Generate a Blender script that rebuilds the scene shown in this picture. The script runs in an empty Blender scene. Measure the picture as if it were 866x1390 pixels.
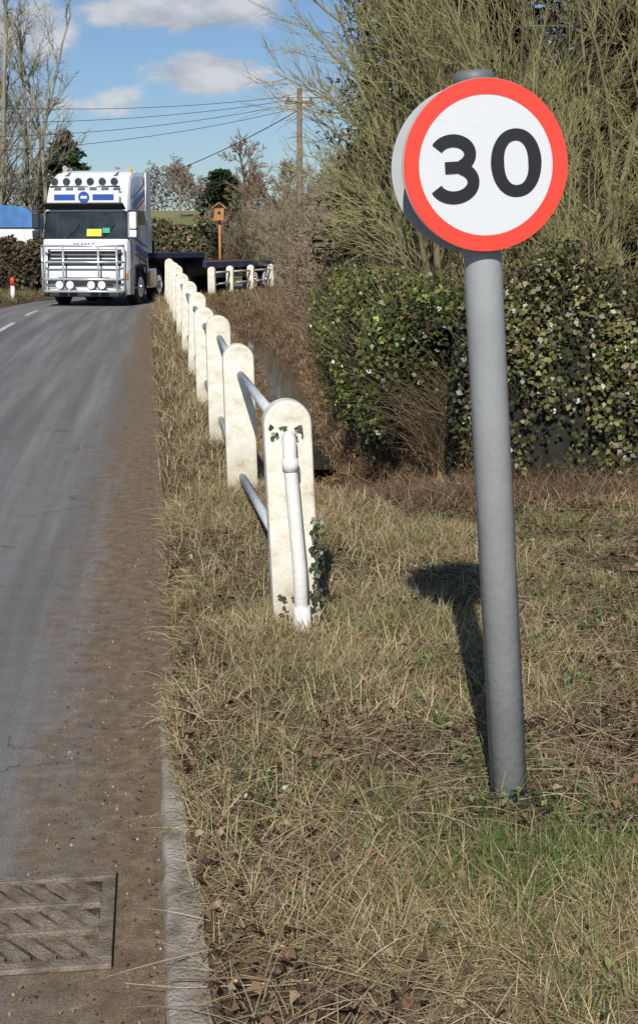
import bpy, bmesh, math, numpy as np
from mathutils import Vector, Matrix
rng=np.random.default_rng(7)
sc=bpy.context.scene
rad=math.radians
# ---------------------------------------------------------------- helpers
def link(o,parent=None):
    sc.collection.objects.link(o)
    if parent: o.parent=parent
    return o
def empty(name,loc=(0,0,0),rot=(0,0,0)):
    e=bpy.data.objects.new(name,None); e.location=loc; e.rotation_euler=rot; e.empty_display_size=.2
    return link(e)
def np_mesh(name,V,F,mat,col=None,smooth=False,parent=None,uv=None):
    V=np.asarray(V,dtype=np.float32); F=np.asarray(F,dtype=np.int32)
    me=bpy.data.meshes.new(name); k=F.shape[1]
    me.vertices.add(len(V)); me.vertices.foreach_set('co',V.ravel())
    me.loops.add(F.size); me.loops.foreach_set('vertex_index',F.ravel())
    me.polygons.add(len(F)); me.polygons.foreach_set('loop_start',np.arange(len(F),dtype=np.int32)*k)
    me.update(calc_edges=True)
    if smooth: me.polygons.foreach_set('use_smooth',np.ones(len(F),dtype=bool))
    if col is not None:
        a=me.color_attributes.new('Col','FLOAT_COLOR','POINT')
        c=np.ones((len(V),4),dtype=np.float32); c[:,:3]=col
        a.data.foreach_set('color',c.ravel())
    if uv is not None:
        l=me.uv_layers.new(name='UVMap'); l.data.foreach_set('uv',np.asarray(uv,dtype=np.float32)[F.ravel()].ravel())
    me.materials.append(mat)
    return link(bpy.data.objects.new(name,me),parent)
def bm_obj(name,bm,mat,parent=None,smooth=False):
    me=bpy.data.meshes.new(name); bmesh.ops.recalc_face_normals(bm,faces=bm.faces[:]); bm.to_mesh(me); bm.free()
    if smooth:
        for p in me.polygons: p.use_smooth=True
    me.materials.append(mat)
    return link(bpy.data.objects.new(name,me),parent)
def box(name,c,s,mat,parent=None,bev=0.0,rot=None):
    bm=bmesh.new(); bmesh.ops.create_cube(bm,size=1)
    bmesh.ops.scale(bm,vec=s,verts=bm.verts)
    if bev>0: bmesh.ops.bevel(bm,geom=bm.edges[:],offset=bev,segments=2,affect='EDGES',profile=.5)
    if rot: bmesh.ops.rotate(bm,cent=(0,0,0),matrix=rot,verts=bm.verts)
    bmesh.ops.translate(bm,vec=c,verts=bm.verts)
    return bm_obj(name,bm,mat,parent)
def tube(name,pts,r,mat,parent=None,sides=16,caps=True):
    pts=[Vector(p) for p in pts]; n=len(pts)
    rs=r if isinstance(r,(list,tuple)) else [r]*n
    bm=bmesh.new(); rings=[]
    up=None
    for i,p in enumerate(pts):
        d=(pts[min(i+1,n-1)]-pts[max(i-1,0)]).normalized()
        if up is None:
            up=Vector((0,0,1)) if abs(d.z)<.9 else Vector((1,0,0))
        a=d.cross(up).normalized(); b=d.cross(a).normalized(); up=a.cross(d)
        ring=[bm.verts.new(p+(a*math.cos(2*math.pi*j/sides)+b*math.sin(2*math.pi*j/sides))*rs[i]) for j in range(sides)]
        rings.append(ring)
    for i in range(n-1):
        for j in range(sides):
            f=bm.faces.new((rings[i][j],rings[i][(j+1)%sides],rings[i+1][(j+1)%sides],rings[i+1][j])); f.smooth=True
    if caps:
        bm.faces.new(rings[0]); bm.faces.new(rings[-1])
    return bm_obj(name,bm,mat,parent)
def S(a,b,x):
    t=np.clip((x-a)/(b-a),0,1); return t*t*(3-2*t)
def mat_new(name):
    m=bpy.data.materials.new(name); m.use_nodes=True; nt=m.node_tree; return m,nt,nt.nodes['Principled BSDF']
def N(nt,t,**kw):
    n=nt.nodes.new(t)
    for k,v in kw.items(): setattr(n,k,v)
    return n
def ramp(nt,stops):
    r=N(nt,'ShaderNodeValToRGB'); e=r.color_ramp.elements
    while len(e)<len(stops): e.new(.5)
    for i,(p,c) in enumerate(stops):
        e[i].position=p; e[i].color=(c[0],c[1],c[2],1) if not isinstance(c,(int,float)) else (c,c,c,1)
    return r
def simple(name,col,rough=.5,metal=0,noise=.15,scale=8,bump=0,spec=.5,col2=None,stretch=None):
    m,nt,b=mat_new(name)
    tc=N(nt,'ShaderNodeTexCoord'); no=N(nt,'ShaderNodeTexNoise'); no.inputs['Scale'].default_value=scale; no.inputs['Detail'].default_value=6
    if stretch:
        mp=N(nt,'ShaderNodeMapping'); mp.inputs['Scale'].default_value=stretch
        nt.links.new(tc.outputs['Object'],mp.inputs[0]); nt.links.new(mp.outputs[0],no.inputs['Vector'])
    else: nt.links.new(tc.outputs['Object'],no.inputs['Vector'])
    c2=col2 if col2 else tuple(max(0,c*(1-noise*2)) for c in col)
    r=ramp(nt,[(.35,c2),(.62,col)]); nt.links.new(no.outputs['Fac'],r.inputs[0]); nt.links.new(r.outputs[0],b.inputs['Base Color'])
    b.inputs['Roughness'].default_value=rough; b.inputs['Metallic'].default_value=metal
    b.inputs['Specular IOR Level'].default_value=spec
    if bump:
        bp=N(nt,'ShaderNodeBump'); bp.inputs['Strength'].default_value=bump; bp.inputs['Distance'].default_value=.01
        n2=N(nt,'ShaderNodeTexNoise'); n2.inputs['Scale'].default_value=scale*8; n2.inputs['Detail'].default_value=4
        nt.links.new(tc.outputs['Object'],n2.inputs['Vector']); nt.links.new(n2.outputs['Fac'],bp.inputs['Height']); nt.links.new(bp.outputs[0],b.inputs['Normal'])
    return m
def colmat(name,rough=.7,spec=.3,transl=0.0):
    m,nt,b=mat_new(name)
    a=N(nt,'ShaderNodeAttribute'); a.attribute_name='Col'
    nt.links.new(a.outputs['Color'],b.inputs['Base Color'])
    b.inputs['Roughness'].default_value=rough; b.inputs['Specular IOR Level'].default_value=spec
    if transl>0:
        t=N(nt,'ShaderNodeBsdfTranslucent'); mx=N(nt,'ShaderNodeMixShader'); mx.inputs[0].default_value=transl
        nt.links.new(a.outputs['Color'],t.inputs['Color'])
        nt.links.new(b.outputs[0],mx.inputs[1]); nt.links.new(t.outputs[0],mx.inputs[2]); nt.links.new(mx.outputs[0],nt.nodes['Material Output'].inputs[0])
    return m
M_grass=colmat('grass_mat',.75,.2,.15); M_leaf=colmat('leaf_mat',.38,.5,.1); M_bark=colmat('bark_mat',.85,.15); M_dead=colmat('dead_leaf_mat',.7,.25,.1)
M_needle=colmat('needle_mat',.7,.2)

# ---------------------------------------------------------------- generators
def blades(P,az,L,w,e0,e1,col,segs=3):
    n=len(P); P=np.asarray(P,float)
    side=np.stack([-np.sin(az),np.cos(az),np.zeros(n)],1)
    tw=rng.uniform(-.6,.6,n); side[:,2]=tw; side/=np.linalg.norm(side,axis=1)[:,None]
    V=np.zeros((n,(segs+1)*2,3)); C=np.zeros((n,(segs+1)*2,3)); p=P.copy()
    for j in range(segs+1):
        s=j/segs; ww=w*(1-s**1.5*.9)*.5
        V[:,2*j]=p-side*ww[:,None]; V[:,2*j+1]=p+side*ww[:,None]
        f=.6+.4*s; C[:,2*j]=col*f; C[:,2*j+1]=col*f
        th=e0+(e1-e0)*((j+.5)/segs)
        d=np.stack([np.cos(th)*np.cos(az),np.cos(th)*np.sin(az),np.sin(th)],1)
        p=p+d*(L/segs)[:,None]
    base=(np.arange(n)*(segs+1)*2)[:,None,None]
    F=np.array([[2*j,2*j+1,2*j+3,2*j+2] for j in range(segs)])[None]+base
    return V.reshape(-1,3),F.reshape(-1,4),C.reshape(-1,3)
def leaves(P,nrm,size,asp,col,curl=.25):
    n=len(P)
    nrm=nrm/np.linalg.norm(nrm,axis=1)[:,None]
    r=rng.normal(size=(n,3)); t=np.cross(nrm,r); t/=np.linalg.norm(t,axis=1)[:,None]; b=np.cross(nrm,t)
    s=size[:,None]
    V=np.stack([P-t*s*.5, P+b*s*asp*.5-t*s*.08+nrm*s*curl*.5, P+t*s*.55, P-b*s*asp*.5-t*s*.08+nrm*s*curl*.5],1)
    F=np.arange(n*4).reshape(n,4)
    return V.reshape(-1,3),F,np.repeat(col,4,axis=0)
def prisms(p0,p1,r0,r1,k=4):
    d=p1-p0; L=np.linalg.norm(d,axis=1); d=d/np.maximum(L,1e-6)[:,None]
    up=np.where(np.abs(d[:,2:3])<.9,np.array([[0,0,1.]]),np.array([[1.,0,0]]))
    a=np.cross(d,up); a/=np.linalg.norm(a,axis=1)[:,None]; b=np.cross(d,a)
    n=len(p0); V=np.zeros((n,2*k,3))
    for j in range(k):
        o=a*math.cos(2*math.pi*j/k)+b*math.sin(2*math.pi*j/k)
        V[:,j]=p0+o*r0[:,None]; V[:,k+j]=p1+o*r1[:,None]
    F=np.array([[j,(j+1)%k,k+(j+1)%k,k+j] for j in range(k)])[None]+(np.arange(n)*2*k)[:,None,None]
    return V.reshape(-1,3),F.reshape(-1,4)
def cat(parts):
    Vs,Fs,Cs=[],[],[]; o=0
    for V,F,C in parts:
        Vs.append(V); Fs.append(F+o); Cs.append(C); o+=len(V)
    return np.concatenate(Vs),np.concatenate(Fs),np.concatenate(Cs)
def rand_unit(n):
    v=rng.normal(size=(n,3)); return v/np.linalg.norm(v,axis=1)[:,None]
def pal(n,cols,w=None,var=.25):
    cols=np.array(cols,float); i=rng.choice(len(cols),n,p=w); c=cols[i]
    return c*rng.uniform(1-var,1+var,(n,1))
def grow(starts,dirs,Ls,rs,levels,trop=.08,jit=.12,k0=6,col=(.2,.17,.12),colt=None,rmin=.003):
    P=np.array(starts,float); D=np.array(dirs,float); D/=np.linalg.norm(D,axis=1)[:,None]; L=np.array(Ls,float); R=np.array(rs,float)
    parts=[]; nl=len(levels)
    for li in range(nl+1):
        k=k0 if li==0 else (4 if li<nl else 3)
        n=len(P); pts=[P]; ds=[D]; p=P; d=D
        for j in range(k):
            p=p+d*(L/k)[:,None]; pts.append(p)
            d=d+rng.normal(size=(n,3))*jit+np.array([0,0,trop]); d/=np.linalg.norm(d,axis=1)[:,None]; ds.append(d)
        rr=[R*(1-.75*j/k) for j in range(k+1)]
        for j in range(k):
            V,F=prisms(pts[j],pts[j+1],np.maximum(rr[j],rmin),np.maximum(rr[j+1],rmin*.8),6 if li<2 and n<40 else 3)
            t=li/max(nl,1); c=np.array(col)*(1-t)+np.array(colt if colt else col)*t
            C=np.repeat(c[None]*rng.uniform(.65,1.3,(n,1)),len(V)//n,axis=0)
            parts.append((V,F,C))
        if li==nl: break
        nc,ang,lr,rr_,tmin=levels[li]
        idx=np.repeat(np.arange(n),nc); m=len(idx)
        t=rng.uniform(tmin,1.0,m)*k; j=np.minimum(t.astype(int),k-1); f=t-j
        PT=np.stack(pts,1); DD=np.stack(ds,1)
        P2=PT[idx,j]*(1-f)[:,None]+PT[idx,j+1]*f[:,None]
        dd=DD[idx,j]; q=np.cross(dd,rand_unit(m)); q/=np.maximum(np.linalg.norm(q,axis=1),1e-6)[:,None]
        a=rad(ang)*rng.uniform(.6,1.3,m)
        D2=dd*np.cos(a)[:,None]+q*np.sin(a)[:,None]
        L=L[idx]*lr*rng.uniform(.6,1.25,m)*(1.15-.5*t/k); R=R[idx]*rr_*(1-.45*t/k); P=P2; D=D2
    return cat(parts)

# ---------------------------------------------------------------- road geometry
HW=2.9
th0=math.atan2(-.125,1.0)
cs=[];nn=[];ss=[]
d0=Vector((math.sin(th0),math.cos(th0))); n0=Vector((math.cos(th0),-math.sin(th0)))
p=Vector((0,0))-n0*HW-d0*40; s=-40.0; th=th0; ds=.5
while s<120:
    d=Vector((math.sin(th),math.cos(th))); nv=Vector((math.cos(th),-math.sin(th)))
    cs.append((p.x,p.y)); nn.append((nv.x,nv.y)); ss.append(s)
    p=p+d*ds; s+=ds
    if s>33 and th<rad(75): th+=rad(1.5)*ds
CS=np.array(cs); NN=np.array(nn); SS=np.array(ss)
def wl_of(s): return 2.9-1.6*S(27,37,s)
def lateral(x,y):
    x=np.asarray(x,float).ravel(); y=np.asarray(y,float).ravel(); lat=np.zeros(len(x)); sv=np.zeros(len(x))
    for a in range(0,len(x),20000):
        xx=x[a:a+20000]; yy=y[a:a+20000]
        D=(xx[:,None]-CS[:,0])**2+(yy[:,None]-CS[:,1])**2
        i=D.argmin(1); dx=xx-CS[i,0]; dy=yy-CS[i,1]
        lat[a:a+20000]=dx*NN[i,0]+dy*NN[i,1]
        L=np.sqrt(D[np.arange(len(i)),i]); far=L>12
        lat[a:a+20000]=np.where(far,np.sign(lat[a:a+20000]+1e-9)*L,lat[a:a+20000])
        sv[a:a+20000]=SS[i]
    return lat,sv
def fence_x(y): return -.095-.132*(y-5.53)
def kerb_w(y): return .085-.068*S(2.9,4.5,y)
def ditch_x(y): return fence_x(y)+.95+.8*S(11,26,y)
def gz(x,y):
    x=np.asarray(x,float); y=np.asarray(y,float); sh=x.shape
    x=x.ravel(); y=y.ravel()
    lat,sv=lateral(x,y); d=lat-HW; dl=-lat-wl_of(sv)
    near=1-S(4.2,4.9,y); kw=kerb_w(y)
    rise=.13+.28*S(11,26,y)*(1-S(1.3,2.4,d))*(1-S(33,40,y))
    k=near*S(kw-.03,kw+.012,d)+(1-near)*S(-.03,.2,d)
    zr=-.045+rise*k
    bump=.014*np.sin(x*7.1+1.3*np.sin(y*3.1))*np.sin(y*5.7+x*2.)+.012*np.sin(x*2.3+y*1.9)+.006*np.sin(x*17+y*3)*np.sin(y*19-x*5)
    zr=zr+bump*S(.1,.4,d)
    xc=ditch_x(y); wd=.5+.35*S(11,26,y)
    zr=zr-.8*S(7.9,11.5,y)*(1-S(33,40,y))*np.exp(-((x-xc)/wd)**2)
    zl=-.045+.17*S(-.02,.3,dl)+.02*np.sin(x*1.7+y)*S(.2,1,dl)
    z=np.where(d>-.05,zr,np.where(dl>-.05,zl,-.045))
    z=z+6.0*S(80,185,y)
    return z.reshape(sh)
def axis(lo,dl,dh,hi,st,ratio=1.22):
    a=list(np.arange(dl,dh+1e-6,st)); v=dh; s_=st
    while v<hi: s_*=ratio; v+=s_; a.append(v)
    v=dl; s_=st
    while v>lo: s_*=ratio; v-=s_; a.insert(0,v)
    return np.array(a)
xs=axis(-1500,-4.5,5,1500,.08,1.16); xs=np.unique(np.concatenate([xs,np.arange(-.75,-.1,.02)]))
ys=np.concatenate([axis(-60,1.5,1.6,1.6,.07,1.2)[:-1],np.arange(1.6,14,.075),np.arange(14,60,.3),np.arange(60,200,4),np.array([200,240,300,400,600,900,1400,2000.])])
ys=np.unique(ys)
X,Y=np.meshgrid(xs,ys); Z=gz(X,Y)
nx,ny=len(xs),len(ys)
ii,jj=np.meshgrid(np.arange(nx-1),np.arange(ny-1)); a=(jj*nx+ii).ravel()
F=np.stack([a,a+1,a+nx+1,a+nx],1)
m,nt,b=mat_new('ground_mat')
ge=N(nt,'ShaderNodeNewGeometry'); sep=N(nt,'ShaderNodeSeparateXYZ'); nt.links.new(ge.outputs['Position'],sep.inputs[0])
n1=N(nt,'ShaderNodeTexNoise'); n1.inputs['Scale'].default_value=2.2; n1.inputs['Detail'].default_value=8; n1.inputs['Roughness'].default_value=.65
n2=N(nt,'ShaderNodeTexNoise'); n2.inputs['Scale'].default_value=45; n2.inputs['Detail'].default_value=6
for n_ in (n1,n2): nt.links.new(ge.outputs['Position'],n_.inputs['Vector'])
r1=ramp(nt,[(.3,(.06,.04,.022)),(.5,(.125,.086,.048)),(.7,(.21,.155,.085))]); nt.links.new(n1.outputs['Fac'],r1.inputs[0])
r2=ramp(nt,[(.3,(.5,.5,.5)),(.7,(1.2,1.15,1.1))]); nt.links.new(n2.outputs['Fac'],r2.inputs[0])
mu=N(nt,'ShaderNodeMix',data_type='RGBA',blend_type='MULTIPLY'); mu.inputs[0].default_value=1
nt.links.new(r1.outputs[0],mu.inputs[6]); nt.links.new(r2.outputs[0],mu.inputs[7])
n3=N(nt,'ShaderNodeTexNoise'); n3.inputs['Scale'].default_value=.06; n3.inputs['Detail'].default_value=8; nt.links.new(ge.outputs['Position'],n3.inputs['Vector'])
r3=ramp(nt,[(.4,(.15,.165,.06)),(.6,(.24,.22,.10))]); nt.links.new(n3.outputs['Fac'],r3.inputs[0])
mr=N(nt,'ShaderNodeMapRange'); mr.inputs[1].default_value=48; mr.inputs[2].default_value=70; nt.links.new(sep.outputs[1],mr.inputs[0])
mx=N(nt,'ShaderNodeMix',data_type='RGBA'); nt.links.new(mr.outputs[0],mx.inputs[0]); nt.links.new(mu.outputs[2],mx.inputs[6]); nt.links.new(r3.outputs[0],mx.inputs[7])
nt.links.new(mx.outputs[2],b.inputs['Base Color']); b.inputs['Roughness'].default_value=.95; b.inputs['Specular IOR Level'].default_value=.15
bp=N(nt,'ShaderNodeBump'); bp.inputs['Strength'].default_value=.9; bp.inputs['Distance'].default_value=.02; nt.links.new(n2.outputs['Fac'],bp.inputs['Height']); nt.links.new(bp.outputs[0],b.inputs['Normal'])
np_mesh('ground',np.stack([X.ravel(),Y.ravel(),Z.ravel()],1),F,m,smooth=True)

# road
cols_=np.array([0,.05,.3,.6,1,1.5,2.2,3,4,5,5.8])
V=[];UV=[]
for i in range(len(CS)):
    W=HW+wl_of(SS[i])
    for c in cols_:
        u=c/5.8*W if c>0 else -.05
        lat=HW-u; V.append((CS[i,0]+NN[i,0]*lat,CS[i,1]+NN[i,1]*lat,0)); UV.append((u,SS[i]))
k=len(cols_); F=[]
for i in range(len(CS)-1):
    for j in range(k-1):
        q=i*k+j; F.append((q,q+k,q+k+1,q+1))
m,nt,b=mat_new('asphalt_mat')
uv=N(nt,'ShaderNodeUVMap'); sep=N(nt,'ShaderNodeSeparateXYZ'); nt.links.new(uv.outputs[0],sep.inputs[0])
ge=N(nt,'ShaderNodeNewGeometry')
def noise(scale,det=6,rough=.6,vec=None):
    n_=N(nt,'ShaderNodeTexNoise'); n_.inputs['Scale'].default_value=scale; n_.inputs['Detail'].default_value=det; n_.inputs['Roughness'].default_value=rough
    nt.links.new(vec if vec else ge.outputs['Position'],n_.inputs['Vector']); return n_
def math_(op,a,b_=None):
    m_=N(nt,'ShaderNodeMath',operation=op)
    for i,v in enumerate((a,b_)):
        if v is None: continue
        if isinstance(v,(int,float)): m_.inputs[i].default_value=v
        else: nt.links.new(v,m_.inputs[i])
    return m_.outputs[0]
def mixc(f,a,b_,bl='MIX'):
    x_=N(nt,'ShaderNodeMix',data_type='RGBA',blend_type=bl)
    for i,v in ((0,f),(6,a),(7,b_)):
        if isinstance(v,(int,float)): x_.inputs[i].default_value=v
        elif isinstance(v,tuple): x_.inputs[i].default_value=(*v,1)
        else: nt.links.new(v,x_.inputs[i])
    return x_.outputs[2]
fine=noise(160,3,.7); med=noise(9,8,.7); big=noise(.9,6,.6)
mp=N(nt,'ShaderNodeMapping'); mp.inputs['Scale'].default_value=(3.4,.10,1); nt.links.new(uv.outputs[0],mp.inputs[0])
streak=noise(1.0,8,.62,mp.outputs[0])
ra=ramp(nt,[(.3,(.125,.122,.118)),(.5,(.18,.177,.172)),(.7,(.26,.255,.247))]); nt.links.new(streak.outputs['Fac'],ra.inputs[0])
rf=ramp(nt,[(.3,.5),(.5,.95),(.72,1.55)]); nt.links.new(fine.outputs['Fac'],rf.inputs[0])
asph=mixc(1.0,ra.outputs[0],rf.outputs[0],'MULTIPLY')
rpz=ramp(nt,[(.42,.93),(.5,1.0),(.62,1.05)]); nt.links.new(med.outputs['Fac'],rpz.inputs[0]); asph=mixc(1.0,asph,rpz.outputs[0],'MULTIPLY')
vo=N(nt,'ShaderNodeTexVoronoi',feature='DISTANCE_TO_EDGE'); vo.inputs['Scale'].default_value=1.6
wn=noise(3,5); vm=N(nt,'ShaderNodeVectorMath',operation='ADD'); sc_=N(nt,'ShaderNodeVectorMath',operation='SCALE'); sc_.inputs[3].default_value=.5
nt.links.new(wn.outputs['Color'],sc_.inputs[0]); nt.links.new(ge.outputs['Position'],vm.inputs[0]); nt.links.new(sc_.outputs[0],vm.inputs[1]); nt.links.new(vm.outputs[0],vo.inputs['Vector'])
cr=math_('LESS_THAN',vo.outputs[0],.007); crm=math_('MULTIPLY',cr,math_('GREATER_THAN',big.outputs['Fac'],.5))
asph=mixc(math_('MULTIPLY',crm,.7),asph,(.04,.037,.034))
mp2=N(nt,'ShaderNodeMapping'); mp2.inputs['Scale'].default_value=(5,.7,1); nt.links.new(uv.outputs[0],mp2.inputs[0])
edge=noise(1.3,7,.65,mp2.outputs[0])
dd=math_('ADD',sep.outputs[0],math_('MULTIPLY',math_('SUBTRACT',edge.outputs['Fac'],.5),.8))
dd=math_('ADD',dd,math_('MULTIPLY',math_('SUBTRACT',med.outputs['Fac'],.5),.6))
rd=N(nt,'ShaderNodeMapRange',interpolation_type='SMOOTHSTEP'); rd.inputs[1].default_value=.66; rd.inputs[2].default_value=.10; rd.inputs[3].default_value=0; rd.inputs[4].default_value=1; nt.links.new(dd,rd.inputs[0])
dn=noise(14,8,.7); rdc=ramp(nt,[(.3,(.10,.068,.04)),(.55,(.20,.143,.088)),(.75,(.33,.25,.16))]); nt.links.new(dn.outputs['Fac'],rdc.inputs[0])
dirt=mixc(1.0,rdc.outputs[0],rf.outputs[0],'MULTIPLY')
col=mixc(math_('MULTIPLY',rd.outputs[0],.95),asph,dirt)
nt.links.new(col,b.inputs['Base Color']); b.inputs['Roughness'].default_value=.85; b.inputs['Specular IOR Level'].default_value=.3
bp=N(nt,'ShaderNodeBump'); bp.inputs['Strength'].default_value=.6; bp.inputs['Distance'].default_value=.006
nt.links.new(math_('ADD',fine.outputs['Fac'],math_('MULTIPLY',med.outputs['Fac'],1.5)),bp.inputs['Height']); nt.links.new(bp.outputs[0],b.inputs['Normal'])
np_mesh('road',V,F,m,uv=UV)
M_line=simple('road_paint',(.62,.62,.6),.7,noise=.2,scale=6,bump=.3)
V=[];F=[]
def rp(s_,u):
    i=int(np.clip(round((s_+40)/ds),0,len(CS)-1)); return (CS[i,0]+NN[i,0]*(HW-u),CS[i,1]+NN[i,1]*(HW-u),.005)
for s0,s1 in [(-8,-4),(-1,3),(6,10),(12.5,16.5),(19.5,23.5),(26.2,30.2),(33.2,36)]:
    st=np.arange(s0,s1+.01,.5)
    for i in range(len(st)-1):
        o=len(V); V+= [rp(st[i],2.95),rp(st[i],3.06),rp(st[i+1],3.06),rp(st[i+1],2.95)]; F.append((o,o+1,o+2,o+3))
np_mesh('road_marking',V,F,M_line)
# kerb
M_conc=simple('concrete_mat',(.36,.33,.28),.9,noise=.22,scale=11,bump=1,col2=(.17,.135,.095))
kroot=empty('kerb')
for i,(y0,y1) in enumerate([(1.0,1.9),(1.91,2.81),(2.82,3.72),(3.73,4.6)]):
    bm=bmesh.new(); ys_=np.linspace(y0,y1,8); prev=None
    for q_,yy in enumerate(ys_):
        e=-.125*yy+.004*math.sin(yy*23); zt=.083-.03*float(S(3.6,4.6,yy))+.002*math.sin(yy*31); kw=float(kerb_w(yy))+.004*math.sin(yy*17)
        ring=[bm.verts.new((e+o,yy,z_)) for (o,z_) in ((0,-.1),(0,zt-.02),(.006,zt-.006),(.02,zt),(kw+.012,zt),(kw+.012,-.1))]
        if prev:
            for j in range(6): bm.faces.new((prev[j],prev[(j+1)%6],ring[(j+1)%6],ring[j]))
        else: bm.faces.new(ring)
        prev=ring
    bm.faces.new(prev)
    bm_obj('kerb_stone_%d'%i,bm,M_conc,kroot)
# drain grate
M_iron=simple('cast_iron_mat',(.25,.205,.155),.75,metal=.1,noise=.2,scale=16,bump=.9,col2=(.13,.10,.07))
M_pit=simple('silt_mat',(.17,.12,.07),.95,noise=.35,scale=12,bump=1,col2=(.02,.014,.009))
g=empty('drain_grate',(-.77,3.12,0),(0,0,rad(7.1)))
box('silt_bed',(0,0,.004),(.46,.46,.003),M_pit,g)
for nm,c,s_ in [('frame_1',(0,-.225,.01),(.5,.035,.014)),('frame_2',(0,.225,.01),(.5,.035,.014)),('frame_3',(-.232,0,.01),(.035,.414,.014)),('frame_4',(.232,0,.01),(.035,.414,.014))]:
    box(nm,c,s_,M_iron,g,.003)
bm=bmesh.new()
for row in (-1,0,1):
    for i in range(-3,4):
        mt=bmesh.ops.create_cube(bm,size=1)['verts']
        bmesh.ops.scale(bm,vec=(.026,.15,.012),verts=mt)
        bmesh.ops.rotate(bm,cent=(0,0,0),matrix=Matrix.Rotation(rad(38),3,'Z'),verts=mt)
        bmesh.ops.translate(bm,vec=(i*.06,row*.137,.0115),verts=mt)
bm_obj('bars',bm,M_iron,g)
for i,c in enumerate((-.068,.068)): box('cross_%d'%i,(0,c,.0125),(.43,.024,.016),M_iron,g,.002)

# ---------------------------------------------------------------- sign
M_pole=simple('grey_pole_mat',(.33,.345,.355),.5,noise=.06,scale=5,bump=.15)
M_grey=simple('sign_back_mat',(.42,.44,.45),.5,noise=.06,scale=10)
M_cap=simple('cap_mat',(.14,.15,.15),.55,noise=.1)
sg=empty('speed_limit_sign',(.562,3.69,.06))
lean=math.atan2(-.148,2.05)
def pp(z): return Vector((-.148*z/2.06,0,z))
tube('pole',[pp(-.3),pp(1.9),pp(2.07)],[.0535,.052,.052],M_pole,sg,48)
tube('pole_cap',[pp(2.05),pp(2.088),pp(2.096)],[.055,.055,.045],M_cap,sg,48)
hd=empty('sign_head'); hd.parent=sg; hd.location=pp(1.845)
hd.rotation_mode='QUATERNION'
hd.rotation_quaternion=(Matrix.Rotation(lean,3,'Y')@Matrix.Rotation(rad(9),3,'Z')).to_quaternion()
def disc_mesh(name,r0,r1,y,mat,seg=128):
    V=[]
    if r0==0:
        bm=bmesh.new(); vs=[bm.verts.new((r1*math.cos(2*math.pi*i/seg),y,r1*math.sin(2*math.pi*i/seg))) for i in range(seg)]; bm.faces.new(vs); return bm_obj(name,bm,mat,hd)
    for i in range(seg):
        c,s_=math.cos(2*math.pi*i/seg),math.sin(2*math.pi*i/seg); V+= [(r0*c,y,r0*s_),(r1*c,y,r1*s_)]
    F=[(2*i,2*i+1,(2*i+3)%(2*seg),(2*i+2)%(2*seg)) for i in range(seg)]
    return np_mesh(name,V,F,mat,parent=hd)
R=.225
m,nt,b=mat_new('sign_white'); tc=N(nt,'ShaderNodeTexCoord'); vo=N(nt,'ShaderNodeTexVoronoi',feature='DISTANCE_TO_EDGE'); vo.inputs['Scale'].default_value=150; vo.inputs['Randomness'].default_value=.1
nt.links.new(tc.outputs['Object'],vo.inputs['Vector']); rr=ramp(nt,[(.03,(.68,.70,.72)),(.14,(.57,.59,.61))]); nt.links.new(vo.outputs[0],rr.inputs[0]); nt.links.new(rr.outputs[0],b.inputs['Base Color']); b.inputs['Roughness'].default_value=.35
M_sw=m
M_red=simple('sign_red',(.74,.058,.035),.35,noise=.05,scale=12)
M_black=simple('sign_black',(.012,.012,.014),.4,noise=.1)
tube('plate',[(0,-.078,0),(0,-.068,0)],R,M_grey,hd,128)
tube('rear_plate',[(0,.06,0),(0,.07,0)],R,M_grey,hd,128)
disc_mesh('face_white',0,R*.815,-.0805,M_sw); disc_mesh('face_red_ring',R*.81,R*.995,-.0815,M_red)
for i,z_ in enumerate((-.11,.11)):
    box('channel_%d'%i,(0,-.06,z_),(.3,.014,.03),M_grey,hd,.002); box('rear_channel_%d'%i,(0,.0545,z_),(.3,.01,.03),M_grey,hd,.002)
    tube('clip_%d'%i,[(0,0,z_-.015),(0,0,z_+.015)],.0575,M_grey,hd,32)
U=.45/215
def stroke(name,pts,w,closed=False):
    pts=[Vector(p) for p in pts]; n=len(pts); V=[];F=[]
    for i,p_ in enumerate(pts):
        if closed: t=(pts[(i+1)%n]-pts[(i-1)%n]).normalized()
        else: t=(pts[min(i+1,n-1)]-pts[max(i-1,0)]).normalized()
        nv=Vector((-t.y,t.x)); wi=w[i] if isinstance(w,list) else w
        for s_ in (1,-1):
            q=p_+nv*wi*.5*s_; V.append((q.x*U,-.0835,q.y*U))
    for i in range(n if closed else n-1):
        j=(i+1)%n; F.append((2*i,2*i+1,2*j+1,2*j))
    return np_mesh(name,V,F,M_black,parent=hd)
cx,cy=39,1; pts=[];w=[]
for i in range(64):
    a=2*math.pi*i/64; e=.92
    ca,sa=math.cos(a),math.sin(a)
    pts.append((cx+24.5*math.copysign(abs(ca)**e,ca),cy+35*math.copysign(abs(sa)**e,sa))); w.append(17.5-3*abs(sa))
stroke('digit_0',pts,w,True)
cx,cy=-42,-2
c1=(cx-1,cy+18.0); c2=(cx-1,cy-16.5)
pts=[]
for i in range(22):
    a=rad(152-(152+62)*i/21); pts.append((c1[0]+22.5*math.cos(a),c1[1]+17*math.sin(a)))
stroke('digit_3_upper',pts,15.5)
pts=[]
for i in range(28):
    a=rad(68-(68+158)*i/27); pts.append((c2[0]+25*math.cos(a),c2[1]+18.7*math.sin(a)))
o_=stroke('digit_3_lower',pts,15.5); o_.location.y=-.0005
V=[(-54*U,-.0845,(cy+9.2)*U),(-30*U,-.0845,(cy+9.2)*U),(-30*U,-.0845,(cy-5.2)*U),(-54*U,-.0845,(cy-5.2)*U)]
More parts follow.
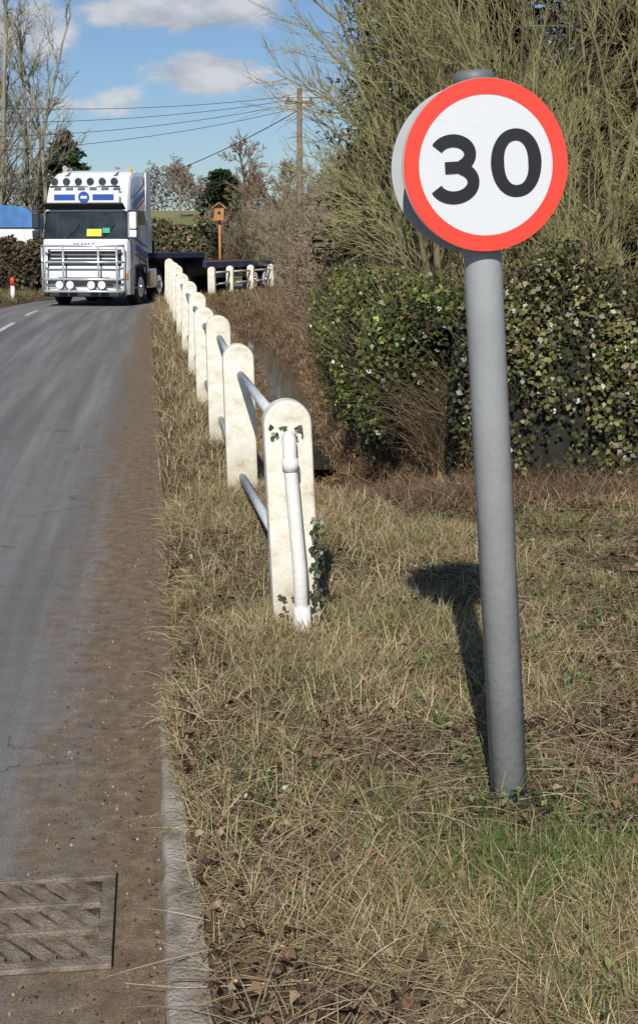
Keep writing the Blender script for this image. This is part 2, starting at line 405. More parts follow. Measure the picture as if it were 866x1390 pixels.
np_mesh('digit_3_bar',V,[(0,1,2,3)],M_black,parent=hd)

# ---------------------------------------------------------------- fences
m,nt,b=mat_new('white_painted_concrete'); tc=N(nt,'ShaderNodeTexCoord')
n1=N(nt,'ShaderNodeTexNoise'); n1.inputs['Scale'].default_value=7; n1.inputs['Detail'].default_value=9; n1.inputs['Roughness'].default_value=.72; nt.links.new(tc.outputs['Object'],n1.inputs['Vector'])
r=ramp(nt,[(.3,(.36,.31,.21)),(.44,(.62,.58,.47)),(.56,(.72,.70,.62)),(.7,(.79,.77,.70))]); nt.links.new(n1.outputs['Fac'],r.inputs[0])
sp=N(nt,'ShaderNodeSeparateXYZ'); nt.links.new(tc.outputs['Object'],sp.inputs[0])
mr=N(nt,'ShaderNodeMapRange'); mr.inputs[1].default_value=.4; mr.inputs[2].default_value=.0; nt.links.new(sp.outputs[2],mr.inputs[0])
mm=N(nt,'ShaderNodeMath',operation='MULTIPLY'); nt.links.new(mr.outputs[0],mm.inputs[0]); nt.links.new(n1.outputs['Fac'],mm.inputs[1])
mx=N(nt,'ShaderNodeMix',data_type='RGBA'); nt.links.new(mm.outputs[0],mx.inputs[0]); nt.links.new(r.outputs[0],mx.inputs[6]); mx.inputs[7].default_value=(.25,.21,.12,1)
nt.links.new(mx.outputs[2],b.inputs['Base Color']); b.inputs['Roughness'].default_value=.8
n2=N(nt,'ShaderNodeTexNoise'); n2.inputs['Scale'].default_value=60; nt.links.new(tc.outputs['Object'],n2.inputs['Vector']); bp=N(nt,'ShaderNodeBump'); bp.inputs['Strength'].default_value=.6; bp.inputs['Distance'].default_value=.004; nt.links.new(n2.outputs['Fac'],bp.inputs['Height']); nt.links.new(bp.outputs[0],b.inputs['Normal'])
M_post=m
M_rail=simple('rail_paint',(.68,.7,.71),.5,noise=.1,scale=9,bump=.3)
M_wpipe=simple('white_pipe_paint',(.74,.73,.69),.5,noise=.08,scale=9,bump=.3)
def post(name,x,y,zb,zt,rotz,tx,parent,w=.2,th=.105):
    bm=bmesh.new(); h=zt-zb; r_=w/2; out=[(-r_,-.35),(r_,-.35)]
    for i in range(17):
        a=math.pi*i/16; out.append((r_*math.cos(a),h-r_+r_*math.sin(a)))
    vs=[bm.verts.new((a,-th/2,c)) for a,c in out]; f=bm.faces.new(vs)
    ex=bmesh.ops.extrude_face_region(bm,geom=[f]); bmesh.ops.translate(bm,vec=(0,th,0),verts=[v for v in ex['geom'] if isinstance(v,bmesh.types.BMVert)])
    be=[e for e in bm.edges if len(e.link_faces)==2 and abs(e.calc_face_angle(0))>1.0]
    bmesh.ops.bevel(bm,geom=be,offset=.012,segments=2,affect='EDGES',profile=.5)
    o=bm_obj(name,bm,M_post,parent); o.location=(x,y,zb); o.rotation_euler=(rad(rng.uniform(-1.2,1.2)),tx,rotz); return o
f1=empty('roadside_fence')
PY=[5.53,8.62,10.95,13.4,15.9,18.4,20.9,23.4,26,28.6,31.2]
pz=[]
for i,y in enumerate(PY):
    x=fence_x(y); zb=float(gz(np.array([x]),np.array([y]))[0]); zb=min(zb,.05) if i==0 else zb
    zt=[1.066,1.07,1.13][i] if i<3 else zb+1.0
    post('post_%d'%(i+1),x,y,zb,zt,rad(7.5),[rad(-2.6),rad(-1.5),rad(-1)][i] if i<3 else rad(rng.uniform(-2,2)),f1)
    pz.append((x,y,zb,zt))
top=[];low=[]
for i,(x,y,zb,zt) in enumerate(pz):
    dx=-.035 if i==0 else -.01
    top.append((x+dx,y,[.915,.87,.95][i] if i<3 else zt-.18)); low.append((x+dx*.3,y,[.34,.2,.28][i] if i<3 else zb+.25))
for i in range(len(PY)-1):
    tube('top_rail_%d'%i,[top[i],top[i+1]],.026,M_rail,f1,16); tube('low_rail_%d'%i,[low[i],low[i+1]],.026,M_rail,f1,16)
for i in range(4):
    for nm,q in (('t',top[i+1]),('l',low[i+1])):
        tube('collar_%s%d'%(nm,i),[(q[0]+.0075,q[1]-.06,q[2]),(q[0]+.006,q[1]-.052,q[2])],.036,M_post,f1,20)
tx,ty,tz=top[0]
pe=[(tx,ty-.02,tz),(tx+.004,ty-.075,tz-.002),(tx+.008,ty-.11,tz-.015),(tx+.009,ty-.125,tz-.045),(tx+.01,ty-.128,tz-.1),(tx+.05,ty-.15,tz-.55),(tx+.072,ty-.16,-.2)]
tube('end_pipe',pe,.029,M_wpipe,f1,24)
tube('end_pipe_coupling',[(tx+.0105,ty-.128,tz-.085),(tx+.014,ty-.13,tz-.135)],.034,M_wpipe,f1,24)
tube('end_pipe_sleeve',[(tx+.0575,ty-.153,.21),(tx+.075,ty-.16,-.1)],.036,M_wpipe,f1,24)
tube('elbow_bead',[(tx+.002,ty-.055,tz),(tx+.003,ty-.07,tz)],.038,M_wpipe,f1,24)
f2=empty('roadside_fence')
q=[(-3.5,44),(-3.05,46.2),(-2.45,48.3),(-1.8,50.5)]
for i,(x,y) in enumerate(q): post('post_%d'%i,x,y,.05,.98,rad(-12),0,f2,w=.24,th=.16)
for i in range(3):
    for z_ in (.4,.78): tube('rail_%d_%d'%(i,int(z_*100)),[(q[i][0],q[i][1],z_),(q[i+1][0],q[i+1][1],z_)],.035,M_wpipe,f2,8)
n_=170
side=rng.random(n_)
Xp=np.where(side<.7,pz[0][0]+.1+rng.normal(0,.015,n_),pz[0][0]-.07+rng.uniform(0,.15,n_)); Zp=np.where(side<.7,rng.uniform(.0,.6,n_)**1.2+.03,np.where(rng.random(n_)<.4,.93+rng.normal(0,.02,n_),rng.uniform(.05,.25,n_))); Xp=np.where((side<.7),Xp-.04*Zp,Xp-.04)
Yp=np.full(n_,5.46)+rng.normal(0,.012,n_)
nr=np.stack([rng.normal(0.2,.5,n_),np.full(n_,-1.),rng.normal(.3,.4,n_)],1)
V,F,C=leaves(np.stack([Xp,Yp,Zp],1),nr,rng.uniform(.015,.032,n_),.9,pal(n_,[(.05,.08,.03),(.1,.07,.04),(.04,.055,.03)])); np_mesh('ivy',V,F,M_leaf,col=C)

# ---------------------------------------------------------------- grass on verge
STR=[(.52,.42,.24),(.42,.32,.17),(.62,.52,.32),(.24,.16,.085),(.2,.23,.08)]
def region(n,y0,y1,x1,pw=1.0,dmin=.08):
    y=y0+(y1-y0)*rng.random(n)**pw; xe=-.125*y; x=xe+dmin+(np.minimum(x1,.30*y+.35)-xe-dmin)*rng.random(n)
    return x,y
def nz(x,y,f,ph=0): return np.clip(.5+.25*(np.sin(x*f+ph+1.7*np.sin(y*f*.7+ph))+np.sin(y*f*1.3-ph*2+1.3*np.sin(x*f*.9))),0,1)
def cover(x,y):
    # tussocky cover 0..1
    a=.5*nz(x,y,2.3,1.)+.3*nz(x+.3*np.sin(y*4),y,6.3,2.)+.2*nz(x,y+.2*np.sin(x*9),13.,3.)
    return S(.33,.68,a)
parts=[]
x,y=region(330000,2.1,9.3,4.6,1.25,.05)
d=x+.125*y
bare=(1-S(.25,1.05,d+.15*np.sin(y*5)))*(1-S(4.1,5.2,y)); soil=.45*(1-S(3.6,5.0,y)); cv=cover(x,y)
keep=rng.random(len(x))<(1-.8*bare)*(1-soil*(1-cv))*(.30+.70*cv)*1.25
x=x[keep];y=y[keep];n=len(x); z=gz(x,y); cv=cv[keep]
g_=nz(x,y,1.9,4.)*nz(x,y,4.7,.5); wgreen=rng.random(n)<np.clip((g_-.22)*1.2,0.03,.55)
br=rng.random(n)<.25*S(.5,1.6,x)*(1-S(4,6,y))
c=pal(n,STR,[.3,.26,.16,.21,.07]); cg=pal(n,[(.13,.19,.05),(.2,.23,.08),(.1,.14,.04)])
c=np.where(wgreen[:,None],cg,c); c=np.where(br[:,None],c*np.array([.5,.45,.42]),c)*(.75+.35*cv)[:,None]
L=rng.uniform(.025,.12,n)*(.55+.75*cv); e0=np.where(wgreen,rng.uniform(.6,1.5,n),rng.uniform(.0,1.1,n)); e1=e0-rng.uniform(.1,1.2,n)
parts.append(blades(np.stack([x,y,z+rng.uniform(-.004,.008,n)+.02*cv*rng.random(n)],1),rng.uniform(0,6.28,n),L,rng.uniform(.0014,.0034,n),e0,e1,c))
# long fallen straw
n=9000; x,y=region(n,2.1,9.3,4.6,1.2,.1); z=gz(x,y)+rng.uniform(.01,.035,n); e0=rng.uniform(-.05,.5,n)
parts.append(blades(np.stack([x,y,z],1),rng.uniform(0,6.28,n),rng.uniform(.1,.3,n),rng.uniform(.0015,.0035,n),e0,-e0*rng.uniform(.6,1.1,n),pal(n,[(.6,.5,.32),(.5,.4,.24),(.34,.25,.15)]),4))
n=80000; y=4.3+(34-4.3)*rng.random(n)**1.5; x=-.125*y+.02+rng.random(n)**.8*1.4
k=rng.random(n)<(.3+.7*nz(x,y,4.,2.)); x=x[k];y=y[k];n=len(x); z=gz(x,y)
c=pal(n,STR,[.36,.22,.22,.12,.08])*(.7+.4*nz(x,y,5,1))[:,None]; L=rng.uniform(.05,.17,n)*(1+.02*y); e0=rng.uniform(.3,1.5,n); e1=e0-rng.uniform(.4,1.6,n)
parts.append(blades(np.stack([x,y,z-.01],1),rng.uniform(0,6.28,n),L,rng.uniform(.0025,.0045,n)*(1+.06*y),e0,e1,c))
for (px,py,zb,zt) in pz[:6]:
    n=500; x=px+rng.normal(0,.12,n); y=py+rng.normal(0,.1,n)-.05
    z=gz(x,y); e0=rng.uniform(.9,1.55,n)
    parts.append(blades(np.stack([x,y,z-.01],1),rng.uniform(0,6.28,n),rng.uniform(.06,.17,n),rng.uniform(.003,.005,n),e0,e0-rng.uniform(.2,1,n),pal(n,STR,[.3,.2,.2,.1,.2])))
n=4000; y=2.1+2.7*rng.random(n); x=-.125*y+kerb_w(y)+rng.uniform(.0,.06,n); k=rng.random(n)<.15+.85*S(3.5,4.4,y); x=x[k];y=y[k];n=len(x)
e0=rng.uniform(.1,1.2,n); parts.append(blades(np.stack([x,y,np.full(n,.075)],1),rng.uniform(1.8,4.5,n),rng.uniform(.02,.06,n),rng.uniform(.0018,.0032,n),e0,e0-rng.uniform(.4,1.4,n),pal(n,STR)))
# ditch banks, low brown grass
n=100000; y=8.0+(40-8.0)*rng.random(n)**1.5; x=fence_x(y)+.2+rng.random(n)*(2.1+.03*y)
z=gz(x,y); c=pal(n,[(.50,.35,.22),(.40,.26,.16),(.30,.18,.11),(.22,.13,.075),(.3,.27,.12)],[.27,.27,.22,.16,.08])*(.6+.6*nz(x,y,3,2))[:,None]; L=rng.uniform(.05,.17,n)*(1+.012*y); e0=rng.uniform(.2,1.4,n)
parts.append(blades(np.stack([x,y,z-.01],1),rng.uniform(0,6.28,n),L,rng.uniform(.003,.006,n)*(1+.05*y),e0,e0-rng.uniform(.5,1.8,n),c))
ct=[(rng.uniform(.4,3.5),rng.uniform(2.3,8.0)) for _ in range(120)]+[(.95+.3*rng.normal(),2.85+.25*rng.normal()) for _ in range(26)]+[(rng.uniform(-.2,.6),rng.uniform(3,7)) for _ in range(14)]
for (cx,cy) in ct:
    n=int(rng.integers(20,60)); r_=rng.uniform(.02,.07); a=rng.uniform(0,6.28,n); rr_=r_*np.sqrt(rng.random(n)); x=cx+rr_*np.cos(a); y=cy+rr_*np.sin(a)
    if cx< -.125*cy+.3: continue
    e0=rng.uniform(.9,1.5,n); parts.append(blades(np.stack([x,y,gz(x,y)-.005],1),a,rng.uniform(.05,.17,n)*rng.uniform(.6,1.3),rng.uniform(.002,.004,n),e0,e0-rng.uniform(.3,1.3,n),pal(n,[(.14,.24,.05),(.2,.28,.08),(.36,.32,.15)],[.45,.3,.25])))
V,F,C=cat(parts); np_mesh('grass',V,F,M_grass,col=C)
parts=[]
n=30000; y=30+28*rng.random(n); x=-8.6-6*rng.random(n)
lat,sv=lateral(x,y); k=(-lat-wl_of(sv))>.1; x=x[k];y=y[k];n=len(x)
e0=rng.uniform(.6,1.5,n); parts.append(blades(np.stack([x,y,gz(x,y)-.02],1),rng.uniform(0,6.28,n),rng.uniform(.1,.25,n),np.full(n,.02),e0,e0-rng.uniform(.3,1,n),pal(n,[(.3,.24,.12),(.15,.17,.06),(.2,.14,.08)])))
n=30000; y=38+24*rng.random(n); x=-4+12*rng.random(n); lat,sv=lateral(x,y); k=(lat-HW)>.05; x=x[k];y=y[k];n=len(x)
e0=rng.uniform(.6,1.5,n); parts.append(blades(np.stack([x,y,gz(x,y)-.02],1),rng.uniform(0,6.28,n),rng.uniform(.1,.25,n),np.full(n,.025),e0,e0-rng.uniform(.3,1,n),pal(n,[(.3,.22,.12),(.24,.16,.09),(.2,.2,.08)])))
V,F,C=cat(parts); np_mesh('verge_grass',V,F,M_grass,col=C)
# dead leaves
n=11000; x,y=region(n,2.1,9,4.6,1.2,.06); d=x+.125*y; k=rng.random(n)<np.clip(.25+.8*S(.6,1.5,x)+.35*(1-S(.1,.7,d)),0,1); x=x[k];y=y[k];n=len(x)
nr=np.stack([rng.normal(0,.5,n),rng.normal(0,.5,n),np.ones(n)],1)
V,F,C=leaves(np.stack([x,y,gz(x,y)+rng.uniform(.006,.05,n)],1),nr,rng.uniform(.012,.045,n),.62,pal(n,[(.2,.12,.065),(.12,.075,.045),(.34,.25,.16),(.07,.045,.03)],[.33,.3,.17,.2]),.6)
np_mesh('fallen_leaves',V,F,M_dead,col=C)
n=900; y=2.3+9*rng.random(n)**1.5; x=-.125*y-.02-rng.random(n)**2*.35
nr=np.stack([rng.normal(0,.3,n),rng.normal(0,.3,n),np.ones(n)],1)
V,F,C=leaves(np.stack([x,y,np.full(n,.006)],1),nr,rng.uniform(.005,.016,n),.6,pal(n,[(.15,.1,.055),(.24,.18,.12),(.09,.06,.04)]),.4)
np_mesh('gutter_litter',V,F,M_dead,col=C)
cl=[(rng.uniform(.3,3.2),rng.uniform(2.4,8.2)) for _ in range(110)]+[(-.18,3.85),(-.12,3.75),(-.2,3.65),(-.15,3.55),(.56,3.58),(.6,3.62),(1.0,2.75),(1.1,2.7),(.98,2.85),(.9,2.7)]
P_=[]
for cx,cy in cl:
    m_=int(rng.integers(10,36)); P_.append(np.stack([cx+rng.normal(0,.06,m_),cy+rng.normal(0,.06,m_)],1))
P_=np.concatenate(P_); n=len(P_); z=gz(P_[:,0],P_[:,1])+rng.uniform(.02,.075,n)
nr=np.stack([rng.normal(0,.6,n),rng.normal(-.2,.6,n),np.ones(n)],1)
V,F,C=leaves(np.stack([P_[:,0],P_[:,1],z],1),nr,rng.uniform(.012,.034,n),.6,pal(n,[(.07,.12,.03),(.11,.18,.04),(.05,.07,.03),(.17,.2,.07)]),.4)
np_mesh('weeds',V,F,M_leaf,col=C)
# twigs (kinked)
n=1500; x,y=region(n,2.2,9,4.6,1.2,.15); k=rng.random(n)<.3+.7*S(.3,1.2,x); x=x[k];y=y[k];n=len(x)
a=rng.uniform(0,6.28,n); L=rng.uniform(.03,.16,n); parts=[]; c=pal(n,[(.2,.14,.09),(.32,.25,.17),(.09,.06,.045)])
p0=np.stack([x,y,gz(x,y)+.02],1); r_=rng.uniform(.001,.003,n)
for j in range(3):
    p1=p0+np.stack([L*np.cos(a),L*np.sin(a),rng.uniform(-.012,.022,n)],1); V,F=prisms(p0,p1,r_*(1-.2*j),r_*(.8-.2*j),4); parts.append((V,F,np.repeat(c,8,axis=0))); p0=p1; a=a+rng.normal(0,.3,n)
V,F,C=cat(parts); np_mesh('twigs',V,F,M_bark,col=C)
n=700; y=2.2+6*rng.random(n)**1.3; x=-.125*y-rng.random(n)**2*.5+.1
s_=rng.uniform(.002,.008,n)
oct_=np.array([(1,0,0),(-1,0,0),(0,1,0),(0,-1,0),(0,0,1),(0,0,-1)],float); of=np.array([(0,2,4),(2,1,4),(1,3,4),(3,0,4),(2,0,5),(1,2,5),(3,1,5),(0,3,5)])
zz=np.maximum(gz(x,y),0); V=(np.stack([x,y,zz+.001],1)[:,None]+oct_[None]*s_[:,None,None]*rng.uniform(.6,1.1,(n,6,1))).reshape(-1,3)
F=(of[None]+(np.arange(n)*6)[:,None,None]).reshape(-1,3)
np_mesh('pebbles',V,F,M_bark,col=np.repeat(pal(n,[(.2,.16,.12),(.15,.11,.08),(.3,.26,.21)]),6,axis=0),smooth=True)
V=[]; yy=np.arange(13,36,.5)
for i,y in enumerate(yy):
    xc=float(ditch_x(y)); V+=[(xc-.5,y,-.5),(xc+.5,y,-.5)]
F=[(2*i,2*i+1,2*i+3,2*i+2) for i in range(len(yy)-1)]
np_mesh('stream_water',V,F,simple('water_mat',(.03,.035,.03),.06,noise=.1))

# ---------------------------------------------------------------- hedges
def hedge(name,path,hw,hgt,nl,size,cols,w=None,core=(.02,.02,.012),seed=0,base=None,mat=None,stemf=.03):
    path=np.array(path,float); seg=np.linalg.norm(np.diff(path,axis=0),axis=1); cum=np.concatenate([[0],np.cumsum(seg)]); T=cum[-1]
    def at(s_):
        x=np.interp(s_,cum,path[:,0]); y=np.interp(s_,cum,path[:,1]); e=.05
        dx=np.interp(s_+e,cum,path[:,0])-np.interp(s_-e,cum,path[:,0]); dy=np.interp(s_+e,cum,path[:,1])-np.interp(s_-e,cum,path[:,1]); l=np.hypot(dx,dy)+1e-9
        return x,y,dy/l,-dx/l,dx/l,dy/l
    def surf(s_,ph,depth):
        s_c=np.clip(s_,0,T); x,y,nx_,ny_,tx_,ty_=at(s_c); over=s_-s_c
        c=np.cos(ph); sn=np.sin(ph); ex=.55
        lump=1+.12*np.sin(s_*3.1+ph*2+seed)+.08*np.sin(s_*7.3+ph*5+seed*2)+.05*np.sin(s_*13+ph*9)
        u=np.sign(c)*np.abs(c)**ex*hw*lump; v=np.maximum(np.abs(sn)**ex,0)*hgt*(1+.06*np.sin(s_*2.1+seed)+.04*np.sin(s_*6.7))*(.97+.08*lump-.05)
        u=u*depth; v=v*(1-(1-depth)*.8)
        gzv=gz(x,y) if base is None else np.full(len(x),base)
        P=np.stack([x+nx_*u+tx_*over,y+ny_*u+ty_*over,gzv+v],1)
        Nn=np.stack([nx_*c+tx_*over*2,ny_*c+ty_*over*2,sn*.9],1)
        return P,Nn
    s_=rng.uniform(-hw*.6,T+hw*.6,nl); ph=rng.uniform(0,math.pi,nl)
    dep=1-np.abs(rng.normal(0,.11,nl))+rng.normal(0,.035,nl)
    ov=np.maximum(np.maximum(-s_,s_-T),0)/(hw*.6); dep*=np.sqrt(np.clip(1-ov**2,0.05,1))
    P,Nn=surf(s_,ph,dep)
    clump=np.clip(.5+.25*(np.sin(P[:,0]*9+P[:,2]*7+seed)+np.sin(P[:,1]*8+P[:,2]*11+1)*np.sin(P[:,0]*17+P[:,2]*5))+.2*np.sin(P[:,0]*3.3+P[:,2]*4.1+P[:,1]*2),0,1)
    k=rng.random(nl)<.2+.95*clump; P=P[k];Nn=Nn[k]; dep=dep[k];n=len(P); clump=clump[k]
    Nn=Nn+rng.normal(0,.6,(n,3))
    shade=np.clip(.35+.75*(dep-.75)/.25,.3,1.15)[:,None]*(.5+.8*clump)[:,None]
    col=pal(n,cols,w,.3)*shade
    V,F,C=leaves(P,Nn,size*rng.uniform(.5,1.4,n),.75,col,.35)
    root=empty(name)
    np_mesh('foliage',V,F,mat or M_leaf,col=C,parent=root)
    nt_=int(nl*stemf); s2=rng.uniform(0,T,nt_); ph2=rng.uniform(.2,math.pi-.2,nt_); a_,n2=surf(s2,ph2,np.full(nt_,.7)); b_=a_+(n2+rng.normal(0,.5,(nt_,3))+np.array([0,0,.5]))*rng.uniform(.15,.42,(nt_,1))*hw*1.1
    V,F=prisms(a_,b_,np.full(nt_,size*.07),np.full(nt_,size*.03),3); np_mesh('stems',V,F,M_bark,col=np.repeat(pal(nt_,[(.16,.11,.07),(.25,.19,.12)]),6,axis=0),parent=root)
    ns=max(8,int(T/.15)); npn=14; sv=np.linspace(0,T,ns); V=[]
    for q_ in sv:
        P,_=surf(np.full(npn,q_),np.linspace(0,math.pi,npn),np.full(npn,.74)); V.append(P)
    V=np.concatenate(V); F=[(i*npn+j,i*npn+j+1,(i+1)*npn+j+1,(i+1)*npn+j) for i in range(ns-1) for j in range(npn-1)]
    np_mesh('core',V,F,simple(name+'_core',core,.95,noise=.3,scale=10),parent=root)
    return root
IVY=[(.085,.115,.025),(.15,.175,.04),(.25,.25,.07),(.045,.06,.02),(.14,.10,.05)]
IW=[.33,.27,.13,.2,.07]
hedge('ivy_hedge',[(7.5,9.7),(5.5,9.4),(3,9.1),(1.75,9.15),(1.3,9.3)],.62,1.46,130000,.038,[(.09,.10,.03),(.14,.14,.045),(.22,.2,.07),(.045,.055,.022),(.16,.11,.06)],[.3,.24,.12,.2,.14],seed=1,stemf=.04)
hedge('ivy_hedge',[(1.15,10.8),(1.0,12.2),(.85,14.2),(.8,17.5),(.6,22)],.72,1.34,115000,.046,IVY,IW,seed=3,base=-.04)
def thicket(name,n,xf,yf,hf,cols,r=.004,arch=1.0,lean=.9):
    x=xf(n);y=yf(n); z=gz(x,y); H=hf(n); az=rng.uniform(0,6.28,n); parts=[]
    p=np.stack([x,y,z-.03],1); el=rng.uniform(.9,1.5,n); c=pal(n,cols,None,.3); R0=r*rng.uniform(.6,1.4,n)
    for j in range(5):
        dd=np.stack([np.cos(el)*np.cos(az),np.cos(el)*np.sin(az),np.sin(el)],1); p2=p+dd*(H/4)[:,None]
        V,F=prisms(p,p2,R0*(1-.17*j),R0*(1-.17*(j+1)),3); parts.append((V,F,np.repeat(c,6,axis=0))); p=p2
        el=el-rng.uniform(0,lean*.5,n)*arch; az=az+rng.normal(0,.3,n)
    V,F,C=cat(parts); return np_mesh(name,V,F,M_bark,col=C)
BR=[(.2,.13,.08),(.14,.09,.055),(.3,.22,.14),(.1,.07,.045)]
thicket('bramble_patch',900,lambda n:rng.uniform(.85,1.3,n),lambda n:rng.uniform(9.6,10.6,n),lambda n:rng.uniform(.3,1.0,n),[(.12,.085,.05),(.08,.055,.035),(.2,.15,.1)],.004)
thicket('bramble_patch',3500,lambda n:rng.uniform(.3,4.2,n),lambda n:rng.uniform(8.2,8.7,n),lambda n:rng.uniform(.1,.3,n),BR,.0025)
def yA(n): return 14+24*rng.random(n)**1.1
ya=yA(4500)
thicket('scrub_bank',4500,lambda n:ditch_x(ya)+.8+rng.random(n)*(.5+.03*ya),lambda n:ya,lambda n:rng.uniform(.15,.5,n)*(1+.03*ya),BR+[(.35,.26,.17)],.006)
yb=40+16*rng.random(9000)
thicket('roadside_scrub',9000,lambda n:-1.0+rng.random(n)*8+.2*(yb-38),lambda n:yb,lambda n:rng.uniform(.8,2.6,n),[(.28,.23,.17),(.2,.15,.1),(.34,.29,.2),(.18,.16,.09)],.012)

# ---------------------------------------------------------------- trees right
OL=(.15,.135,.075); OLT=(.29,.27,.125)
def multistem(name,x,y,n,H,spread,r,lv,col=OL,colt=OLT,trop=.05,jit=.1,rmin=.004):
    a=np.linspace(0,6.28,n,endpoint=False)+rng.uniform(-.3,.3,n); sp=rng.uniform(.3,1,n)*spread
    D=np.stack([np.sin(sp)*np.cos(a),np.sin(sp)*np.sin(a),np.cos(sp)],1)
    z=float(gz(np.array([x]),np.array([y]))[0])-.1
    P=np.stack([x+.15*np.cos(a),y+.15*np.sin(a),np.full(n,z)],1)
    V,F,C=grow(P,D,H*rng.uniform(.75,1.1,n),r*rng.uniform(.6,1.1,n),lv,trop,jit,8,col,colt,rmin)
    return np_mesh(name,V,F,M_bark,col=C)
LV=[(12,34,.42,.42,.12),(8,32,.45,.5,.15),(7,30,.5,.6,.15)]
multistem('bare_tree',1.75,18.5,9,5.6,.46,.075,LV,rmin=.0035)
multistem('bare_tree',4.1,17.0,9,6.5,.6,.06,LV,rmin=.0035)
multistem('bare_tree',3.0,24,8,7,.55,.065,LV,rmin=.0045,col=(.1,.085,.05),colt=(.2,.17,.09))
multistem('bare_tree',7.2,20,8,7,.7,.07,LV,rmin=.0045)
LVs=[(12,40,.4,.42,.08),(9,36,.45,.5,.15),(6,34,.5,.6,.15)]
multistem('bare_shrub',1.3,22,9,3.2,.6,.045,LVs,rmin=.0045)
multistem('bare_shrub',5.2,13.5,8,3.2,.7,.035,LVs,rmin=.003)
multistem('bare_shrub',2.6,14.5,8,2.6,.7,.03,LVs,rmin=.003)
def conifer(name,x,y,H,R_,n,size,cols,shape=.9,bottom=.1,trunk=.15):
    z=float(gz(np.array([x]),np.array([y]))[0]); root=empty(name,(x,y,z))
    tube('trunk',[(0,0,-.2),(0,0,H*.5),(0,0,H*.97)],[trunk,trunk*.6,.02],M_trunk,root,8)
    nb=int(n/55); t=bottom+(1-bottom)*rng.random(nb)**1.2; a=rng.uniform(0,6.28,nb); rr_=R_*(1-(t-bottom)/(1-bottom))**shape*rng.uniform(.7,1.2,nb)+.05*R_
    tip=np.stack([rr_*np.cos(a),rr_*np.sin(a),t*H-rr_*.12],1); rt=np.stack([0*t,0*t,t*H+rr_*.05],1)
    idx=np.repeat(np.arange(nb),55); f=rng.random(len(idx))**.6; P=rt[idx]*(1-f)[:,None]+tip[idx]*f[:,None]
    P=P+rng.normal(0,1,(len(idx),3))*np.array([1,1,.55])*(R_*.075)
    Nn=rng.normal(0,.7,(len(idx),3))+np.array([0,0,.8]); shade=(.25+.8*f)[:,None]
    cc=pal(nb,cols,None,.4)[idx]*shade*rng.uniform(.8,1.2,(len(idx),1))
    V,F,C=leaves(P,Nn,size*rng.uniform(.6,1.4,len(idx)),.35,cc,.3); np_mesh('foliage',V,F,M_needle,col=C,parent=root)
    V,F=prisms(rt,tip,np.full(nb,trunk*.13),np.full(nb,.01),3); np_mesh('limbs',V,F,M_bark,col=np.repeat(pal(nb,[(.1,.07,.05)]),6,axis=0),parent=root)
M_trunk=simple('bark_brown',(.14,.1,.07),.9,noise=.3,scale=6,bump=1)
DG=[(.018,.028,.012),(.028,.036,.015),(.035,.034,.018)]
DB=[(.028,.03,.015),(.045,.04,.02),(.05,.036,.022)]
conifer('conifer_tree',2.7,29,13,2.5,60000,.2,DG,.5,.03,.22)
conifer('conifer_tree',6.5,28,12,3.0,55000,.2,DB,.5,.03,.2)
conifer('conifer_tree',10.5,27,11,3.2,30000,.24,DB,.5,.03,.2)
LV2=[(9,40,.42,.45,.12),(7,36,.45,.5,.15),(5,34,.5,.6,.2)]
for i,(x,y,h) in enumerate([(.9,34,3.4),(-.5,43,4.0),(1.0,46,5.2),(-.9,47,3.4),(3.5,38,6),(2.6,50,5.6),(.3,29,2.0),(-4.6,67,4.6),(-3.4,68,4.6),(-2.1,67,5.2),(-1.0,68,5.8),(.3,66,6.2),(-5.6,70,3.8)]):
    multistem('bare_shrub',x,y,8,h*.75,.65,.04,LV2,(.17,.13,.09),(.29,.235,.16),rmin=.0075)
def bare_tree(name,x,y,H,r,col,colt,lv,rmin,trop=.06,n=1,spread=.05):
    a=np.linspace(0,6.28,n,endpoint=False)+rng.uniform(0,1); z=float(gz(np.array([x]),np.array([y]))[0])-.1
    D=np.stack([spread*np.cos(a),spread*np.sin(a),np.ones(n)],1); P=np.stack([x+.12*np.cos(a),y+.12*np.sin(a),np.full(n,z)],1)
    V,F,C=grow(P,D,H*rng.uniform(.8,1.05,n),np.full(n,r),lv,trop,.07,9,col,colt,rmin); return np_mesh(name,V,F,M_bark,col=C)
LT=[(16,32,.26,.36,.15),(8,34,.42,.5,.15),(6,34,.5,.55,.15)]
TC=((.24,.22,.16),(.30,.27,.19))
bare_tree('bare_tree',-14.3,60,13.5,.17,*TC,LT,.009,n=3,spread=.12)
bare_tree('bare_tree',-12.9,62,13.5,.15,*TC,LT,.009,n=3,spread=.09)
bare_tree('bare_tree',-17.2,66,14,.2,*TC,LT,.01,n=3,spread=.12)
LR=[(20,50,.42,.42,.3),(9,42,.5,.5,.2),(8,38,.5,.55,.2)]
bare_tree('bare_tree',-6.6,125,9,.25,(.2,.14,.11),(.26,.18,.14),LR,.025)
bare_tree('bare_tree',-15.5,150,6,.2,(.2,.15,.12),(.26,.2,.16),LR,.03)
bare_tree('bare_tree',-11,160,5,.2,(.2,.15,.12),(.26,.2,.16),LR,.03)
bare_tree('bare_tree',-3.2,130,6,.2,(.2,.15,.12),(.26,.2,.16),LR,.025)
bare_tree('bare_tree',1.5,112,7.5,.2,(.2,.15,.12),(.26,.2,.16),LR,.025)
conifer('pine_tree',-14.2,76,7.6,2.4,6500,.38,[(.04,.07,.03),(.06,.09,.04)],.7,.3,.2)
conifer('evergreen_tree',-5.9,82,5.9,1.6,20000,.26,[(.04,.062,.022),(.06,.08,.03),(.03,.042,.02)],.3,.05,.2)
n=80000; x=rng.uniform(-120,90,n); prof=3.9+1.4*np.sin(x*.23)+1.0*np.sin(x*.61+1)+.8*np.sin(x*1.7+2)+.5*np.sin(x*3.9)
